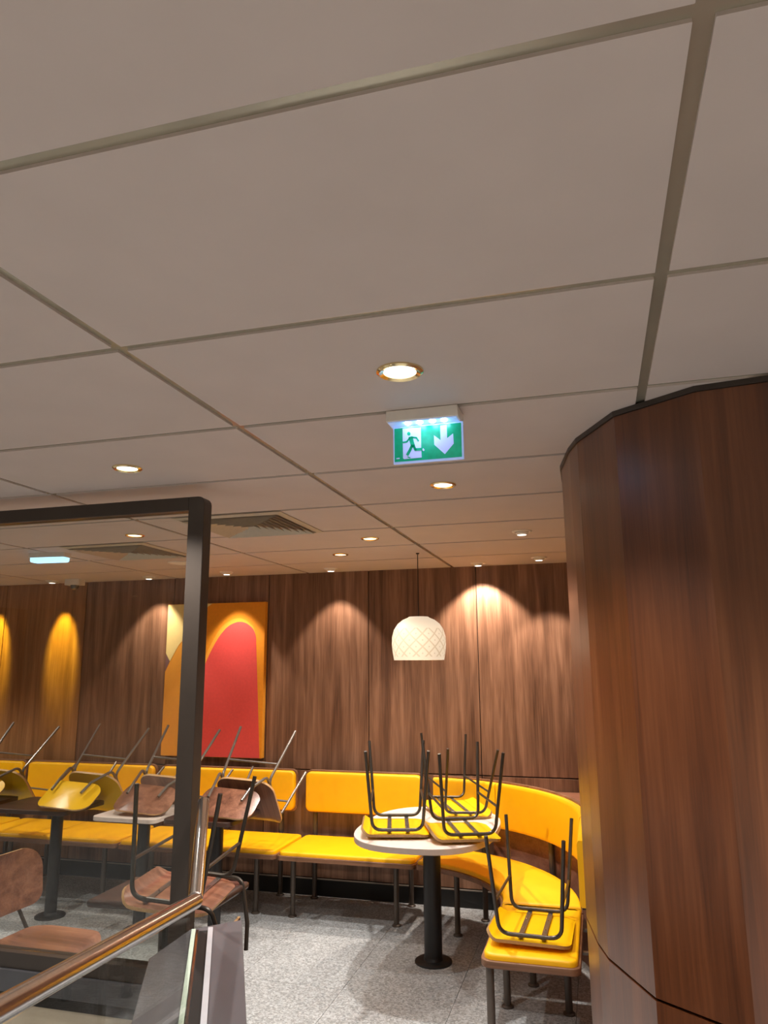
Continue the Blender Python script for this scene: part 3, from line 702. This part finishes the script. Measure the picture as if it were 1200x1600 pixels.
place(cw, 'upturned walnut chair on the white table, left of the frame post', (-2.274-0.585, 5.106, 1.085), up)
cy_ = chair('upturned bright yellow chair on the dark table behind the glass', (-2.274-1.165, 5.106, 1.085), up, tm_=LITTUBE, mats=YEL, group='chairs upturned on the tables along the wall')
place(cy_, 'upturned yellow chair cut by the left edge of the photo', (-4.23, 5.106, 1.085), (0.875, 3.198, 0.02))
chair('walnut chair upside down on the near dark table, behind the frame post', (-1.64, 2.937, 1.213), (-0.103, 3.159, 1.756), sh=(0.215, 0.255, 0.135, 0.169, 0.417), mats=WAL)
chair('walnut chair standing upright behind the glass at the lower left', (-2.52, 3.12, 0), (0, 0, R(-92)), sh=(0.16, 0.19, 0.17, 0.20, 0.42), mats=WAL, bw=0.045, b0=0.12)

# ================================================================== GLASS SCREEN, PARAPETS, HANDRAIL
SY = 2.6
pw = empty('screen_plinth', 'cream low wall with dark ledge carrying the framed glass screen', 'low wall', (-1.56, SY, 0))
m = MB(); m.box(-4.6, 0, 0.0, 0.09, 0, 0.44); m.obj('wall_body', [CREAM], pw, 0)
m = MB(); m.box(-4.6, 0, -0.004, 0.09, 0.4405, 0.478); m.obj('shade_band', [BASEM], pw, 0)  # black strip drawn in place of the shadow under the ledge
m = MB(); m.box(-4.6, 0, -0.012, 0.09, 0.4785, 0.556); m.obj('ledge', [SLATE], pw, 0, bevel=0.004)
gs = empty('glass_screen', 'tall glass screen in a dark rounded metal frame, left of the handrail', 'glass screen', (-1.485, SY, 0.5565))
# frame polygon in XZ with rounded outer corner
ZT = 2.357-0.5565
m = MB(); m.prism([(-0.071, 0.0), (0, 0.0)] + [(-0.03+0.03*math.cos(R(a)), ZT-0.03+0.03*math.sin(R(a))) for a in (0, 22, 45, 68, 90)] + [(-0.071, ZT)], 0.0, 0.062, ax='Y'); m.obj('post', [FRAMEMAT], gs, 30, bevel=0.002)
m = MB(); m.box(-4.6, -0.0715, 0.0, 0.062, ZT-0.056, ZT); m.obj('top_rail', [FRAMEMAT], gs, 0, bevel=0.002)
m = MB(); m.box(-4.6, -0.0715, 0.0, 0.062, 0.0, 0.055); m.obj('bottom_rail', [FRAMEMAT], gs, 0, bevel=0.002)
m = MB(); m.box(-4.6, -0.0716, 0.028, 0.034, 0.0552, ZT-0.0562); m.obj('glass_pane', [GLASS], gs, 0)
# charcoal capped parapet under the handrail
U = Vector((0.46, -0.888))
P = [(-1.34, 2.755), (-1.475, 2.614), (-1.4665, 2.341)]
e1 = Vector(P[2])+U*1.3; e2 = Vector(P[0])+U*1.74
poly = [P[0], P[1], P[2], tuple(e1), tuple(e2)]
pr_ = empty('parapet', 'charcoal capped low parapet below the handrail in the foreground', 'low wall')
m = MB(); m.prism(inset(poly, 0.012), 0.0, 0.718); m.obj('wall_body', [BASEM], pr_, 0)
m = MB(); m.prism(poly, 0.7185, 0.750); m.obj('cap', [SLAB], pr_, 0, bevel=0.003)
# balustrade: rail, channel strips, panes
T = Vector((-1.398, 2.535, 1.20)); E_ = Vector((-1.106, 1.98, 1.05)); G = Vector((-0.928, 1.07, 1.165)); G2 = G+(G-E_)*0.9
bal = empty('handrail', 'bent stainless steel handrail on glass panes in the foreground', 'handrail')
RR = 0.0205
m = MB(); m.tube([T, E_+(T-E_).normalized()*0.012], RR, 24); m.obj('rail_tube', [BRUSHED], bal)
m = MB(); m.tube([E_, G, G2], RR, 24); m.obj('rail_tube', [BRUSHED], bal)
m = MB(); m.lathe([(RR*1.02, 0), (RR*1.0, 0.003), (RR*0.4, 0.005), (0.001, 0.0055)], 20); o = m.obj('end_cap', [BRUSHED], bal); o.location = T; o.rotation_euler = (T-E_).to_track_quat('Z', 'Y').to_euler()
m = MB(); m.lathe([(0.001, -RR*0.95), (RR*0.7, -RR*0.7), (RR*1.02, 0), (RR*0.7, RR*0.7), (0.001, RR*0.95)], 20); o = m.obj('elbow', [BRUSHED], bal); o.location = E_
def wallpane(a, b_, z0, za, zb, th, mm, name):
    d = (Vector(b_[:2])-Vector(a[:2])).normalized(); nn = Vector((-d.y, d.x))*th/2
    q = MB(); A0, A1 = Vector(a[:2])+nn, Vector(a[:2])-nn; B0, B1 = Vector(b_[:2])+nn, Vector(b_[:2])-nn
    q.add([(*A0, z0), (*A1, z0), (*B1, z0), (*B0, z0), (*A0, za), (*A1, za), (*B1, zb), (*B0, zb)],
          [(0, 3, 2, 1), (4, 5, 6, 7), (0, 1, 5, 4), (1, 2, 6, 5), (2, 3, 7, 6), (3, 0, 4, 7)])
    return q.obj(name, [mm], bal, 0)
g0 = G+(G-E_)*0.85
wallpane(E_+Vector((0.0, -0.03, 0)), g0, 0.752, E_.z-RR-0.002, g0.z-RR-0.002, 0.008, GLASS, 'glass_pane')
c0 = Vector((-1.452, 2.58)); 
def strip(off, wd, z0, z1, mm, name, ln=1.5):
    nn = Vector((0.888, 0.46)); a = Vector((-1.34, 2.755))+nn*(off); a = a+U*0.1; b_ = a+U*ln
    q = MB(); q.prism([tuple(a), tuple(b_), tuple(b_+nn*wd), tuple(a+nn*wd)], z0, z1); return q.obj(name, [mm], bal, 0)
strip(-0.178, 0.014, 0.7505, 0.762, GLASSEDGE, 'glass_edge')
strip(-0.162, 0.008, 0.7505, 0.758, BRUSHED, 'channel_strip')
strip(-0.152, 0.030, 0.7505, 0.754, BASEM, 'channel_groove')
strip(-0.121, 0.017, 0.7505, 0.764, ALU, 'channel_strip')
